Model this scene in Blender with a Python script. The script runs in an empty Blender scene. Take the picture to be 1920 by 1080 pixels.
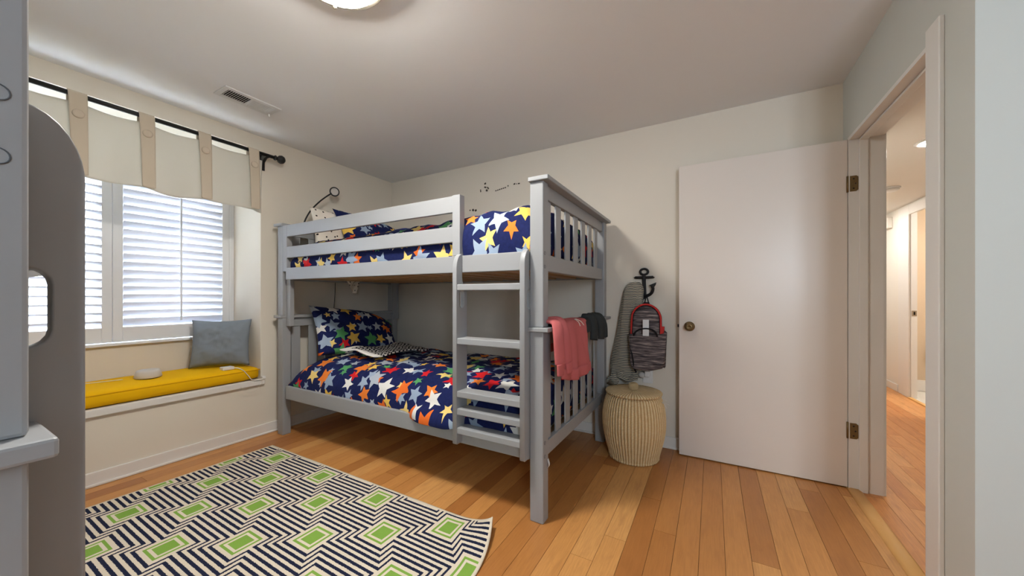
import bpy, bmesh, math, random
from mathutils import Vector, Matrix, noise
random.seed(7)
S = bpy.context.scene
COL = S.collection
PI = math.pi

# ------------------------------------------------------------------ camera
FPX, CX, CY = 668.0, 960.0, 556.0
YAW = math.atan(376 / 668.0)
CAM = Vector((3.137, -2.825, 1.12))
cam_data = bpy.data.cameras.new('camera')
cam = bpy.data.objects.new('camera', cam_data)
COL.objects.link(cam)
cam.location = CAM
cam.rotation_euler = (PI / 2, 0, YAW)
cam_data.sensor_width = 36
cam_data.lens = FPX / 1920 * 36
cam_data.shift_y = (CY - 540) / 1920
cam_data.clip_start = 0.02
S.camera = cam

# ------------------------------------------------------------------ world, exposure, lamp strengths
SKY = 14.5
LAMP = 50.0
HALL = 50.0
S.view_settings.view_transform = 'Standard'
S.view_settings.look = 'None'
S.view_settings.gamma = 1
S.view_settings.use_curve_mapping = False
S.view_settings.exposure = 1.60
w = bpy.data.worlds.new('sky')
S.world = w
w.use_nodes = True
bg = w.node_tree.nodes['Background']
bg.inputs[0].default_value = (0.74, 0.87, 1.0, 1)
bg.inputs[1].default_value = SKY

def portal(name, loc, rot, sx, sy):
    l = bpy.data.lights.new(name, 'AREA'); l.shape = 'RECTANGLE'; l.size = sx; l.size_y = sy
    l.cycles.is_portal = True
    o = bpy.data.objects.new(name, l); COL.objects.link(o); o.location = loc; o.rotation_euler = rot
portal('window_portal', (-.66, -2.037, 1.56), (0, -PI / 2, 0), 1.52, 1.46)
portal('rear_window_portal', (4.235, -4.125, 1.575), (PI / 2, 0, 0), .57, .95)

# ------------------------------------------------------------------ materials
def srgb(r, g, b):
    f = lambda c: (c / 255 / 12.92) if c / 255 <= .04045 else ((c / 255 + .055) / 1.055) ** 2.4
    return (f(r), f(g), f(b), 1)

class NT:
    """tiny expression helper for shader nodes"""
    def __init__(s, name, rough=.6, spec=.5):
        s.m = bpy.data.materials.new(name); s.m.use_nodes = True
        s.t = s.m.node_tree; s.n = s.t.nodes
        s.b = s.n['Principled BSDF']
        s.b.inputs['Roughness'].default_value = rough
        s.b.inputs['Specular IOR Level'].default_value = spec
    def put(s, sock, v):
        if isinstance(v, bpy.types.NodeSocket): s.t.links.new(v, sock)
        else: sock.default_value = v
    def node(s, typ, **kw):
        n = s.n.new(typ)
        for k, v in kw.items(): setattr(n, k, v)
        return n
    def math(s, op, a, b=None, c=None):
        n = s.node('ShaderNodeMath', operation=op)
        s.put(n.inputs[0], a)
        if b is not None: s.put(n.inputs[1], b)
        if c is not None: s.put(n.inputs[2], c)
        return n.outputs[0]
    def vmath(s, op, a, b=None):
        n = s.node('ShaderNodeVectorMath', operation=op)
        s.put(n.inputs[0], a)
        if b is not None: s.put(n.inputs[1], b)
        return n.outputs[0]
    def mix(s, f, a, b):
        n = s.node('ShaderNodeMix', data_type='RGBA')
        s.put(n.inputs[0], f); s.put(n.inputs[6], a); s.put(n.inputs[7], b)
        return n.outputs[2]
    def noise(s, vec, scale, detail=2, rough=.5, dist=0):
        n = s.node('ShaderNodeTexNoise')
        if vec is not None: s.put(n.inputs['Vector'], vec)
        n.inputs['Scale'].default_value = scale; n.inputs['Detail'].default_value = detail
        n.inputs['Roughness'].default_value = rough; n.inputs['Distortion'].default_value = dist
        return n.outputs[0]
    def ramp(s, f, stops, interp='LINEAR'):
        n = s.node('ShaderNodeValToRGB'); n.color_ramp.interpolation = interp
        e = n.color_ramp.elements
        while len(e) > 1: e.remove(e[-1])
        e[0].position = stops[0][0]; e[0].color = stops[0][1]
        for p, c in stops[1:]:
            x = e.new(p); x.color = c
        s.put(n.inputs[0], f)
        return n.outputs[0]
    def pos(s): return s.node('ShaderNodeNewGeometry').outputs['Position']
    def obj(s): return s.node('ShaderNodeTexCoord').outputs['Object']
    def uv(s): return s.node('ShaderNodeTexCoord').outputs['UV']
    def rnd(s): return s.node('ShaderNodeObjectInfo').outputs['Random']
    def scale(s, vec, x, y, z):
        return s.vmath('MULTIPLY', vec, (x, y, z))
    def xyz(s, vec):
        n = s.node('ShaderNodeSeparateXYZ'); s.put(n.inputs[0], vec); return n.outputs
    def comb(s, x, y, z):
        n = s.node('ShaderNodeCombineXYZ')
        for i, v in enumerate((x, y, z)): s.put(n.inputs[i], v)
        return n.outputs[0]
    def color(s, c): s.put(s.b.inputs['Base Color'], c)
    def bump(s, h, strength=.3, dist=.002):
        n = s.node('ShaderNodeBump'); n.inputs['Strength'].default_value = strength
        n.inputs['Distance'].default_value = dist
        s.put(n.inputs['Height'], h); s.put(s.b.inputs['Normal'], n.outputs[0])

M = {}
def plain(name, rgb, rough=.6, spec=.4, bump=None, metal=0, var=0.0):
    t = NT(name, rough, spec)
    c = srgb(*rgb)
    if var:
        d = tuple(x * (1 - var) for x in c[:3]) + (1,)
        t.color(t.mix(t.noise(t.pos(), 6, 3), d, c))
    else: t.color(c)
    t.b.inputs['Metallic'].default_value = metal
    if bump: t.bump(t.noise(t.pos(), bump[0], 3), bump[1], bump[2])
    M[name] = t.m
    return t.m

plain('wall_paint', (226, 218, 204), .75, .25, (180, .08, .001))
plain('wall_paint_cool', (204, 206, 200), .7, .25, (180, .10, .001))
plain('ceiling_paint', (236, 236, 236), .85, .2, (60, .06, .001))
plain('trim_white', (228, 225, 220), .4, .4)
plain('door_white', (226, 217, 208), .32, .4, (90, .05, .001))
plain('shutter_white', (232, 234, 238), .4, .4)
plain('bed_grey', (154, 156, 158), .38, .45, (120, .04, .0008))
plain('slat_wood', (196, 160, 118), .6, .3, None, 0, .25)
plain('black_iron', (22, 22, 24), .45, .4, (150, .2, .001))
plain('bronze', (136, 114, 78), .38, .5, None, .7, .3)
plain('nickel', (175, 168, 156), .3, .5, None, 1)
plain('valance_cream', (224, 220, 210), .9, .1, (700, .35, .0008))
plain('valance_tab', (206, 193, 174), .9, .1, (700, .3, .0008))
plain('yellow_cloth', (244, 188, 14), .85, .15, (500, .25, .0008), 0, .10)
plain('yellow_pipe', (214, 156, 8), .85, .15)
plain('grey_cloth', (134, 143, 153), .9, .1, (500, .3, .0008), 0, .12)
plain('pink_fleece', (198, 108, 108), .95, .1, (600, .35, .001), 0, .14)
plain('pink_rib', (190, 102, 102), .95, .1, (900, .4, .001))
plain('charcoal_cloth', (58, 61, 62), .95, .1, (500, .3, .001), 0, .2)
plain('white_plastic', (232, 230, 226), .35, .5)
plain('grey_fabric_plastic', (205, 200, 194), .8, .2)
plain('dark_screen', (62, 66, 76), .55, .3)
plain('white_cord', (226, 220, 208), .5, .3)
plain('black_cord', (40, 36, 32), .5, .3)
plain('black_strap', (26, 26, 30), .8, .2)
plain('red_piping', (190, 44, 40), .6, .3)
plain('white_label', (224, 228, 230), .6, .3)
plain('sticker_dark', (70, 66, 58), .7, .2)
plain('mattress_white', (222, 220, 214), .9, .1)
plain('subfloor', (70, 44, 24), .9, .1)
plain('threshold_wood', (232, 180, 112), .45, .3, None, 0, .12)
plain('hall_wall', (232, 227, 218), .75, .2)
plain('bath_wall', (206, 186, 160), .75, .2)
plain('tile_white', (228, 226, 218), .25, .5, None, 0, .08)
plain('yard', (120, 110, 92), .95, .1, None, 0, .3)
plain('siding', (112, 114, 118), .9, .1)
plain('vent_white', (222, 222, 220), .5, .4)
plain('vent_dark', (36, 30, 26), .8, .2)
plain('dark_bronze', (40, 32, 26), .4, .5, None, .6)
plain('bolt_ring', (86, 92, 98), .5, .4)

def translucent_louver():
    t = NT('louver_white', .4, .4); t.color(srgb(240, 241, 246))
    tr = t.node('ShaderNodeBsdfTranslucent'); tr.inputs[0].default_value = srgb(236, 240, 250)
    mx = t.node('ShaderNodeMixShader'); mx.inputs[0].default_value = .15
    t.t.links.new(t.b.outputs[0], mx.inputs[1]); t.t.links.new(tr.outputs[0], mx.inputs[2])
    t.t.links.new(mx.outputs[0], t.n['Material Output'].inputs[0]); M['louver'] = t.m
translucent_louver()

def translucent_cloth(name, frac):
    m = M[name]; t = m.node_tree; b = t.nodes['Principled BSDF']
    tr = t.nodes.new('ShaderNodeBsdfTranslucent'); tr.inputs[0].default_value = b.inputs['Base Color'].default_value
    mx = t.nodes.new('ShaderNodeMixShader'); mx.inputs[0].default_value = frac
    t.links.new(b.outputs[0], mx.inputs[1]); t.links.new(tr.outputs[0], mx.inputs[2]); t.links.new(mx.outputs[0], t.nodes['Material Output'].inputs[0])
translucent_cloth('valance_cream', .35)

def glass():
    t = NT('window_glass', .02, .5)
    tr = t.node('ShaderNodeBsdfTransparent'); gl = t.node('ShaderNodeBsdfGlossy'); gl.inputs['Roughness'].default_value = .02
    mx = t.node('ShaderNodeMixShader'); mx.inputs[0].default_value = .06
    t.t.links.new(tr.outputs[0], mx.inputs[1]); t.t.links.new(gl.outputs[0], mx.inputs[2])
    t.t.links.new(mx.outputs[0], t.n['Material Output'].inputs[0]); M['glass'] = t.m
glass()

def emitter(name, rgb, strength):
    t = NT(name, .4); c = srgb(*rgb)
    t.color(c); t.b.inputs['Emission Color'].default_value = c
    t.b.inputs['Emission Strength'].default_value = strength
    M[name] = t.m
emitter('lamp_glass', (255, 250, 242), LAMP)
emitter('hall_lamp', (255, 251, 246), HALL)

def bamboo(name, stops, seam):
    t = NT(name, .36, .45)
    r = t.rnd()
    base = t.ramp(r, stops)
    p = t.pos()
    off = t.comb(t.math('MULTIPLY', r, 37.0), t.math('MULTIPLY', r, 91.0), 0.0)
    q = t.vmath('ADD', p, off)
    g = t.noise(t.scale(q, 1, .05, 1), 160, 3, .6)
    g2 = t.noise(t.scale(q, 1, .22, 1), 26, 3, .6, .4)
    dark = t.mix(.55, base, seam)
    c = t.mix(t.ramp(g, [(.35, (0, 0, 0, 1)), (.68, (.45, .45, .45, 1))]), base, dark)
    c = t.mix(t.ramp(g2, [(.5, (0, 0, 0, 1)), (.72, (.5, .5, .5, 1))]), c, dark)
    t.color(c)
    t.bump(g, .05, .0006)
    M[name] = t.m
bamboo('bamboo', [(0, srgb(172, 112, 58)), (.3, srgb(194, 134, 74)), (.65, srgb(206, 146, 82)), (1, srgb(220, 166, 102))], srgb(138, 82, 36))
bamboo('hickory', [(0, srgb(200, 132, 72)), (.5, srgb(214, 148, 86)), (1, srgb(226, 166, 104))], srgb(120, 52, 18))

def rug_mat():
    t = NT('rug_weave', .95, .1)
    u, v, _ = t.xyz(t.uv())                       # metres on the rug, origin at lattice point
    PX, PYY = .505, .18
    row = t.math('FLOOR', t.math('DIVIDE', v, PYY))
    s = t.math('SUBTRACT', v, t.math('MULTIPLY', row, PYY))
    odd = t.math('FLOORED_MODULO', row, 2.0)
    x = t.math('SUBTRACT', u, t.math('MULTIPLY', odd, PX / 2))
    x = t.math('SUBTRACT', t.math('FLOORED_MODULO', t.math('ADD', x, PX / 2), PX), PX / 2)
    a = t.math('ABSOLUTE', x)
    # rough weave edge
    nz = t.math('MULTIPLY', t.math('SUBTRACT', t.noise(t.uv(), 190, 1), .5), .006)
    s2 = t.math('ADD', s, nz); a2 = t.math('ADD', a, nz)
    HW = .0068
    tot = None
    for k in range(4):
        T = .085 + .0265 * k
        hi = .085 + .027 * k; lo = .0145 + .027 * k
        inside = t.math('LESS_THAN', a, T)
        L = t.math('ADD', lo, t.math('MULTIPLY', inside, hi - lo))
        h = t.math('LESS_THAN', t.math('ABSOLUTE', t.math('SUBTRACT', s2, L)), HW)
        vv = t.math('LESS_THAN', t.math('ABSOLUTE', t.math('SUBTRACT', a2, T)), HW * .8)
        vs = t.math('LESS_THAN', t.math('ABSOLUTE', t.math('SUBTRACT', s, (hi + lo) / 2)), (hi - lo) / 2 + HW)
        e = t.math('MAXIMUM', h, t.math('MULTIPLY', vv, vs))
        tot = e if tot is None else t.math('MAXIMUM', tot, e)
    def sq(dx, dy):
        return t.math('MAXIMUM', dx, dy)
    m1 = sq(a, s); m2 = sq(t.math('SUBTRACT', PX / 2, a), t.math('SUBTRACT', PYY, s))
    mm = t.math('MINIMUM', m1, m2)
    inner = t.math('LESS_THAN', mm, .0375)
    ring = t.math('MULTIPLY', t.math('GREATER_THAN', mm, .0495), t.math('LESS_THAN', mm, .0610))
    green = t.math('MAXIMUM', inner, ring)
    outsq = t.math('GREATER_THAN', mm, .066)
    tot = t.math('MULTIPLY', tot, outsq)
    # plain cream border from second uv attribute
    at = t.node('ShaderNodeAttribute', attribute_name='edge'); ed = at.outputs['Fac']
    field = t.math('GREATER_THAN', ed, .014)
    wv = t.noise(t.scale(t.uv(), 1, 1, 1), 420, 2)
    cream = t.mix(wv, srgb(204, 190, 168), srgb(236, 226, 208))
    navy = t.mix(wv, srgb(20, 24, 44), srgb(44, 50, 76))
    gr = t.mix(wv, srgb(104, 150, 48), srgb(150, 186, 92))
    c = t.mix(t.math('MULTIPLY', tot, field), cream, navy)
    c = t.mix(t.math('MULTIPLY', green, field), c, gr)
    t.color(c); t.bump(wv, .5, .002)
    M['rug'] = t.m
rug_mat()

def star_mat(name, cell=.142):
    t = NT(name, .85, .15)
    uv = t.uv()
    def layer(off, seed):
        p = t.scale(t.vmath('ADD', uv, (off, off * 1.7, 0)), 1 / cell, 1 / cell, 0)
        vo = t.node('ShaderNodeTexVoronoi', voronoi_dimensions='2D', feature='F1')
        vo.inputs['Scale'].default_value = 1; vo.inputs['Randomness'].default_value = .62
        t.put(vo.inputs['Vector'], p)
        d = t.vmath('SUBTRACT', p, vo.outputs['Position'])
        x, y, _ = t.xyz(d)
        sc = t.node('ShaderNodeSeparateColor'); t.put(sc.inputs[0], vo.outputs['Color'])
        cr, cg, cb = sc.outputs
        ang = t.math('ADD', t.math('ARCTAN2', y, x), t.math('MULTIPLY', cg, 6.283))
        k = 2 * PI / 5
        am = t.math('ABSOLUTE', t.math('SUBTRACT', t.math('FLOORED_MODULO', ang, k), k / 2))
        r = t.math('SQRT', t.math('ADD', t.math('MULTIPLY', x, x), t.math('MULTIPLY', y, y)))
        met = t.math('MULTIPLY', r, t.math('ADD', t.math('COSINE', am), t.math('MULTIPLY', t.math('SINE', am), 2.3)))
        R = t.math('ADD', .36 if seed == 0 else .20, t.math('MULTIPLY', cb, .19))
        ins = t.math('LESS_THAN', met, R)
        pal = [srgb(150, 168, 190), srgb(226, 224, 218), srgb(232, 112, 40), srgb(176, 184, 194), srgb(238, 196, 92),
               srgb(212, 34, 36), srgb(150, 168, 190), srgb(206, 32, 36), srgb(232, 230, 224), srgb(88, 158, 98), srgb(160, 176, 196), srgb(236, 130, 50), srgb(236, 206, 124)]
        stops = [(i / len(pal), c) for i, c in enumerate(pal)]
        colr = t.ramp(cr, stops, 'CONSTANT')
        return ins, colr
    navy = t.mix(t.noise(uv, 60, 2), srgb(20, 26, 66), srgb(30, 40, 92))
    i1, c1 = layer(0.0, 0); i2, c2 = layer(3.37, 1)
    c = t.mix(t.math('MULTIPLY', i2, .97), navy, c2)
    c = t.mix(t.math('MULTIPLY', i1, .97), c, c1)
    wv = t.noise(uv, 500, 2)
    t.color(c); t.bump(t.math('ADD', t.math('MULTIPLY', t.noise(uv, 16, 3, .6, .6), 3.0), wv), .25, .004)
    M[name] = t.m
star_mat('star_print')

def dots_mat():
    t = NT('dot_print', .85, .15); uv = t.uv()
    p = t.scale(uv, 18, 18, 0)
    vo = t.node('ShaderNodeTexVoronoi', voronoi_dimensions='2D'); vo.inputs['Scale'].default_value = 1
    vo.inputs['Randomness'].default_value = .7; t.put(vo.inputs['Vector'], p)
    c = t.mix(t.math('LESS_THAN', vo.outputs['Distance'], .13), srgb(236, 228, 216), srgb(26, 24, 24))
    t.color(c); M['dots'] = t.m
dots_mat()

def lovey_mat():
    t = NT('black_white_print', .9, .1); uv = t.uv()
    vo = t.node('ShaderNodeTexVoronoi', voronoi_dimensions='2D'); vo.inputs['Scale'].default_value = 30
    vo.inputs['Randomness'].default_value = .25; t.put(vo.inputs['Vector'], uv)
    u, v, _ = t.xyz(uv)
    d = vo.outputs['Distance']
    ring = t.math('MULTIPLY', t.math('GREATER_THAN', d, .32), t.math('LESS_THAN', d, .62))
    inner = t.math('MULTIPLY', t.math('GREATER_THAN', v, .05), t.math('GREATER_THAN', u, .06))
    c = t.mix(t.math('MULTIPLY', ring, inner), srgb(232, 228, 222), srgb(34, 34, 38))
    t.color(c); M['lovey'] = t.m
lovey_mat()

def stripe_knit():
    t = NT('striped_knit', .95, .1); uv = t.uv()
    n = t.math('MULTIPLY', t.math('SUBTRACT', t.noise(uv, 14, 2), .5), .012)
    u, v, _ = t.xyz(uv)
    f = t.math('SINE', t.math('MULTIPLY', t.math('ADD', v, n), 2 * PI / .0125))
    c = t.mix(t.math('GREATER_THAN', f, -.05), srgb(66, 74, 82), srgb(190, 180, 158))
    t.color(c); t.bump(f, .3, .002); M['knit'] = t.m
stripe_knit()

def heather():
    t = NT('heather_nylon', .8, .2); p = t.obj()
    n = t.noise(t.scale(p, 5, 5, 60), 1.6, 4, .65, .3)
    c = t.ramp(n, [(.33, srgb(38, 34, 38)), (.5, srgb(92, 84, 86)), (.68, srgb(166, 152, 146))])
    t.color(c); M['heather'] = t.m
heather()

def wicker():
    t = NT('wicker', .7, .3)
    p = t.pos()
    x, y, z = t.xyz(p)
    ang = t.math('ARCTAN2', t.math('SUBTRACT', y, HY), t.math('SUBTRACT', x, HX))
    st = t.math('ABSOLUTE', t.math('SINE', t.math('MULTIPLY', ang, 30.0)))
    n = t.noise(t.scale(p, 6, 6, 14), 3, 3, .6)
    rib = t.math('SINE', t.math('ADD', t.math('MULTIPLY', z, 2 * PI / .0085), t.math('MULTIPLY', t.math('FLOOR', t.math('MULTIPLY', ang, 9.549)), PI)))
    weave = t.mix(n, srgb(204, 162, 106), srgb(234, 204, 152))
    weave = t.mix(t.math('MULTIPLY', t.math('LESS_THAN', rib, -.35), .35), weave, srgb(138, 98, 56))
    c = t.mix(t.ramp(st, [(.62, (0, 0, 0, 1)), (.80, (1, 1, 1, 1))]), weave, t.mix(n, srgb(232, 206, 156), srgb(244, 226, 186)))
    t.color(c); t.bump(t.math('ADD', t.math('MULTIPLY', rib, .5), t.math('MULTIPLY', st, 2.0)), .7, .003); M['wicker'] = t.m
HX, HY = 2.652, -.222
wicker()

# ------------------------------------------------------------------ mesh helpers
def link(o, parent=None):
    COL.objects.link(o)
    if parent is not None: o.parent = parent
    return o

def tag(o, label=None, cat=None, group=None, kind=None):
    if label: o['label'] = label
    if cat: o['category'] = cat
    if group: o['group'] = group
    if kind: o['kind'] = kind
    return o

def empty(name, loc=(0, 0, 0)):
    e = bpy.data.objects.new(name, None); e.location = loc; e.empty_display_size = .05
    return link(e)

def mesh_from_bm(name, bm, mat, parent=None, smooth=False, world=None):
    bmesh.ops.recalc_face_normals(bm, faces=bm.faces[:])
    me = bpy.data.meshes.new(name); bm.to_mesh(me); bm.free()
    if isinstance(mat, str): mat = M[mat]
    me.materials.append(mat)
    if smooth:
        for p in me.polygons: p.use_smooth = True
    o = bpy.data.objects.new(name, me)
    link(o)
    if parent is not None:
        o.parent = parent
        o.matrix_parent_inverse = Matrix.Translation(-Vector(parent_origin(parent)))
    return o

def parent_origin(p):
    # meshes are modelled in room coordinates; only the Empties carry a location
    return Vector(p.location) if p.type == 'EMPTY' else Vector((0, 0, 0))

def add_box(bm, x0, x1, y0, y1, z0, z1, bev=0.0):
    b2 = bmesh.new()
    bmesh.ops.create_cube(b2, size=1)
    sx, sy, sz = abs(x1 - x0), abs(y1 - y0), abs(z1 - z0)
    bmesh.ops.scale(b2, vec=(sx, sy, sz), verts=b2.verts)
    bmesh.ops.translate(b2, vec=((x0 + x1) / 2, (y0 + y1) / 2, (z0 + z1) / 2), verts=b2.verts)
    if bev: bmesh.ops.bevel(b2, geom=b2.edges[:], offset=min(bev, min(sx, sy, sz) * .45), segments=2, affect='EDGES', profile=.5)
    me = bpy.data.meshes.new('tmp'); b2.to_mesh(me); b2.free(); bm.from_mesh(me); bpy.data.meshes.remove(me)

def box(name, x0, x1, y0, y1, z0, z1, mat, parent=None, bev=0.0):
    bm = bmesh.new(); add_box(bm, x0, x1, y0, y1, z0, z1, bev)
    return mesh_from_bm(name, bm, mat, parent)

def boxes(name, lst, mat, parent=None, bev=0.0):
    bm = bmesh.new()
    for b in lst: add_box(bm, *b, bev)
    return mesh_from_bm(name, bm, mat, parent)

def frame_vecs(d):
    d = d.normalized()
    up = Vector((0, 0, 1)) if abs(d.z) < .95 else Vector((1, 0, 0))
    a = d.cross(up).normalized(); return a, d.cross(a).normalized()

def smooth_path(pts, n):
    pts = [Vector(p) for p in pts]
    if len(pts) < 3: return pts
    out = []
    for i in range(len(pts) - 1):
        p0 = pts[max(i - 1, 0)]; p1 = pts[i]; p2 = pts[i + 1]; p3 = pts[min(i + 2, len(pts) - 1)]
        for k in range(n):
            t = k / n
            out.append(.5 * ((2 * p1) + (-p0 + p2) * t + (2 * p0 - 5 * p1 + 4 * p2 - p3) * t * t + (-p0 + 3 * p1 - 3 * p2 + p3) * t ** 3))
    out.append(pts[-1]); return out

def tube(name, pts, r, mat, parent=None, seg=10, sm=6, flat=None, closed=False):
    P = smooth_path(pts, sm) if sm else [Vector(p) for p in pts]
    rad = r if callable(r) else (lambda t: r)
    bm = bmesh.new(); rings = []
    n = len(P); ref = None
    for i, p in enumerate(P):
        if closed: d = P[(i + 1) % n] - P[(i - 1) % n]
        else: d = P[min(i + 1, n - 1)] - P[max(i - 1, 0)]
        d.normalize()
        if ref is None: a, b = frame_vecs(d)
        else:
            a = (ref - d * ref.dot(d)).normalized(); b = d.cross(a).normalized()
        ref = a
        rr = rad(i / (n - 1)); fl = flat if flat else 1
        rings.append([bm.verts.new(p + a * math.cos(q) * rr + b * math.sin(q) * rr * fl) for q in [2 * PI * k / seg for k in range(seg)]])
    for i in range(n if closed else n - 1):
        A = rings[i]; B = rings[(i + 1) % n]
        for k in range(seg): bm.faces.new((A[k], A[(k + 1) % seg], B[(k + 1) % seg], B[k]))
    if not closed:
        bm.faces.new(rings[0]); bm.faces.new(rings[-1])
    return mesh_from_bm(name, bm, mat, parent, True)

def lathe(name, prof, center, mat, parent=None, seg=40, sx=1, sy=1, axis=2, smooth=True, wob=None):
    """prof: (radius, height) list"""
    bm = bmesh.new(); rings = []
    c = Vector(center)
    for r, z in prof:
        ring = []
        for k in range(seg):
            q = 2 * PI * k / seg
            rr = r * (wob(q, z) if wob else 1)
            v = Vector((rr * math.cos(q) * sx, rr * math.sin(q) * sy, z))
            if axis == 1: v = Vector((v.x, -v.z, v.y))
            if axis == 0: v = Vector((v.z, v.x, v.y))
            ring.append(bm.verts.new(c + v))
        rings.append(ring)
    for A, B in zip(rings, rings[1:]):
        for k in range(seg): bm.faces.new((A[k], A[(k + 1) % seg], B[(k + 1) % seg], B[k]))
    bm.faces.new(rings[0]); bm.faces.new(rings[-1])
    bmesh.ops.remove_doubles(bm, verts=bm.verts[:], dist=1e-5)
    return mesh_from_bm(name, bm, mat, parent, smooth)

def plate(name, outlines, depth, to3, mat, parent=None, bevel=0.0, smooth=False):
    """flat outline (with holes) given thickness; to3(a, b, c) maps outline a, b and depth c to the world"""
    cu = bpy.data.curves.new('tmp', 'CURVE'); cu.dimensions = '2D'; cu.fill_mode = 'BOTH'
    cu.extrude = depth / 2 - bevel; cu.bevel_depth = bevel; cu.bevel_resolution = 2 if bevel else 0
    cu.offset = -bevel
    for ol in outlines:
        sp = cu.splines.new('POLY'); sp.points.add(len(ol) - 1); sp.use_cyclic_u = True
        for p, (a, b) in zip(sp.points, ol): p.co = (a, b, 0, 1)
    ob = bpy.data.objects.new('tmp', cu); COL.objects.link(ob)
    me = bpy.data.meshes.new_from_object(ob.evaluated_get(bpy.context.evaluated_depsgraph_get()))
    bpy.data.objects.remove(ob); bpy.data.curves.remove(cu)
    bm = bmesh.new(); bm.from_mesh(me); bpy.data.meshes.remove(me)
    bmesh.ops.remove_doubles(bm, verts=bm.verts[:], dist=1e-5)
    for v in bm.verts: v.co = Vector(to3(v.co.x, v.co.y, v.co.z))
    return mesh_from_bm(name, bm, mat, parent, smooth)

def arc(cx, cy, r, a0, a1, n=8):
    return [(cx + r * math.cos(math.radians(a0 + (a1 - a0) * i / n)), cy + r * math.sin(math.radians(a0 + (a1 - a0) * i / n))) for i in range(n + 1)]

def surf(name, fn, nu, nv, mat, parent=None, thick=0.0, uvfn=None, offset=-1, attr=None):
    """fn(u, v) -> point, u and v in 0..1; real thickness by solidify"""
    vs = []; uvs = []
    for j in range(nv + 1):
        for i in range(nu + 1):
            u, v = i / nu, j / nv
            vs.append(tuple(fn(u, v))); uvs.append(uvfn(u, v) if uvfn else (u, v))
    fs = []
    for j in range(nv):
        for i in range(nu):
            a = j * (nu + 1) + i
            fs.append((a, a + 1, a + nu + 2, a + nu + 1))
    me = bpy.data.meshes.new(name); me.from_pydata(vs, [], fs)
    uvl = me.uv_layers.new(name='UVMap')
    for l in me.loops: uvl.data[l.index].uv = uvs[l.vertex_index]
    if attr:
        at = me.attributes.new(attr[0], 'FLOAT', 'POINT')
        k = 0
        for j in range(nv + 1):
            for i in range(nu + 1):
                at.data[k].value = attr[1](i / nu, j / nv); k += 1
    for p in me.polygons: p.use_smooth = True
    me.materials.append(M[mat] if isinstance(mat, str) else mat)
    o = bpy.data.objects.new(name, me); link(o)
    if parent is not None:
        o.parent = parent; o.matrix_parent_inverse = Matrix.Translation(-Vector(parent_origin(parent)))
    if thick:
        md = o.modifiers.new('thickness', 'SOLIDIFY'); md.thickness = thick; md.offset = offset
    return o

def nz(x, y, z=0.0): return noise.noise(Vector((x, y, z)))
def lerp_prof(P, t):
    n = len(P) - 1; f = min(t * n, n - 1e-6); i = int(f); k = f - i
    g = lambda i: P[max(0, min(n, i))]
    out = []
    for c in range(len(P[0])):
        p0, p1, p2, p3 = g(i - 1)[c], g(i)[c], g(i + 1)[c], g(i + 2)[c]
        out.append(.5 * (2 * p1 + (-p0 + p2) * k + (2 * p0 - 5 * p1 + 4 * p2 - p3) * k * k + (-p0 + 3 * p1 - 3 * p2 + p3) * k ** 3))
    return out
def sstep(a, b, x):
    t = max(0, min(1, (x - a) / (b - a))); return t * t * (3 - 2 * t)

# ------------------------------------------------------------------ room shell
XW, YB, XR, ZC = -0.05, 0.045, 3.827, 2.415       # window wall, bed wall, doorway wall, ceiling
YREAR, XNOOK = -4.02, 6.6
YRET = -1.204                                     # outside corner beside the doorway
def struct(o, label, cat): return tag(o, label, cat, None, 'structure')

# floor with separate planks
floor = box('floor', XW - .1, XNOOK + .1, YREAR - .1, YB + .1, -.06, -.0145, 'subfloor')
struct(floor, 'amber bamboo plank floor of the bedroom', 'floor')
unit = bmesh.new(); add_box(unit, -.5, .5, 0, 1, -.014, 0, 0)
plank_me = bpy.data.meshes.new('plank'); unit.to_mesh(plank_me); unit.free(); plank_me.materials.append(M['bamboo'])
def lay(parent, me, x0, x1, y0, y1, wd, lens, rng, gap=.0016, cut=None):
    x = x0
    while x < x1 - .01:
        w2 = min(wd, x1 - x)
        ya, yb = y0, y1
        if cut: ya, yb = cut(x + w2 / 2)
        y = ya - rng.random() * lens[0]
        while y < yb:
            L = rng.choice(lens)
            a, b = max(y, ya), min(y + L, yb)
            if b - a > .03:
                o = bpy.data.objects.new('plank', me); COL.objects.link(o); o.parent = parent
                o.location = (x + w2 / 2, a + gap / 2, 0); o.scale = (w2 - gap, b - a - gap, 1)
            y += L
        x += wd
rng = random.Random(3)
lay(floor, plank_me, XW, XR - .005, YREAR, YB, .098, [1.45, 1.83], rng)
lay(floor, plank_me, XR - .005, XNOOK, YREAR, YRET, .098, [1.83, 2.4], rng)

ceil = box('ceiling', XW - .6, XNOOK + .1, YREAR - .1, YB + .1, ZC, ZC + .1, 'ceiling_paint')
struct(ceil, 'flat pale grey-white bedroom ceiling', 'ceiling')
struct(box('wall_back', XW - .6, XR + .15, YB, YB + .12, -.02, ZC, 'wall_paint'), 'cream painted wall behind the bunk bed and open door', 'wall')
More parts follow.
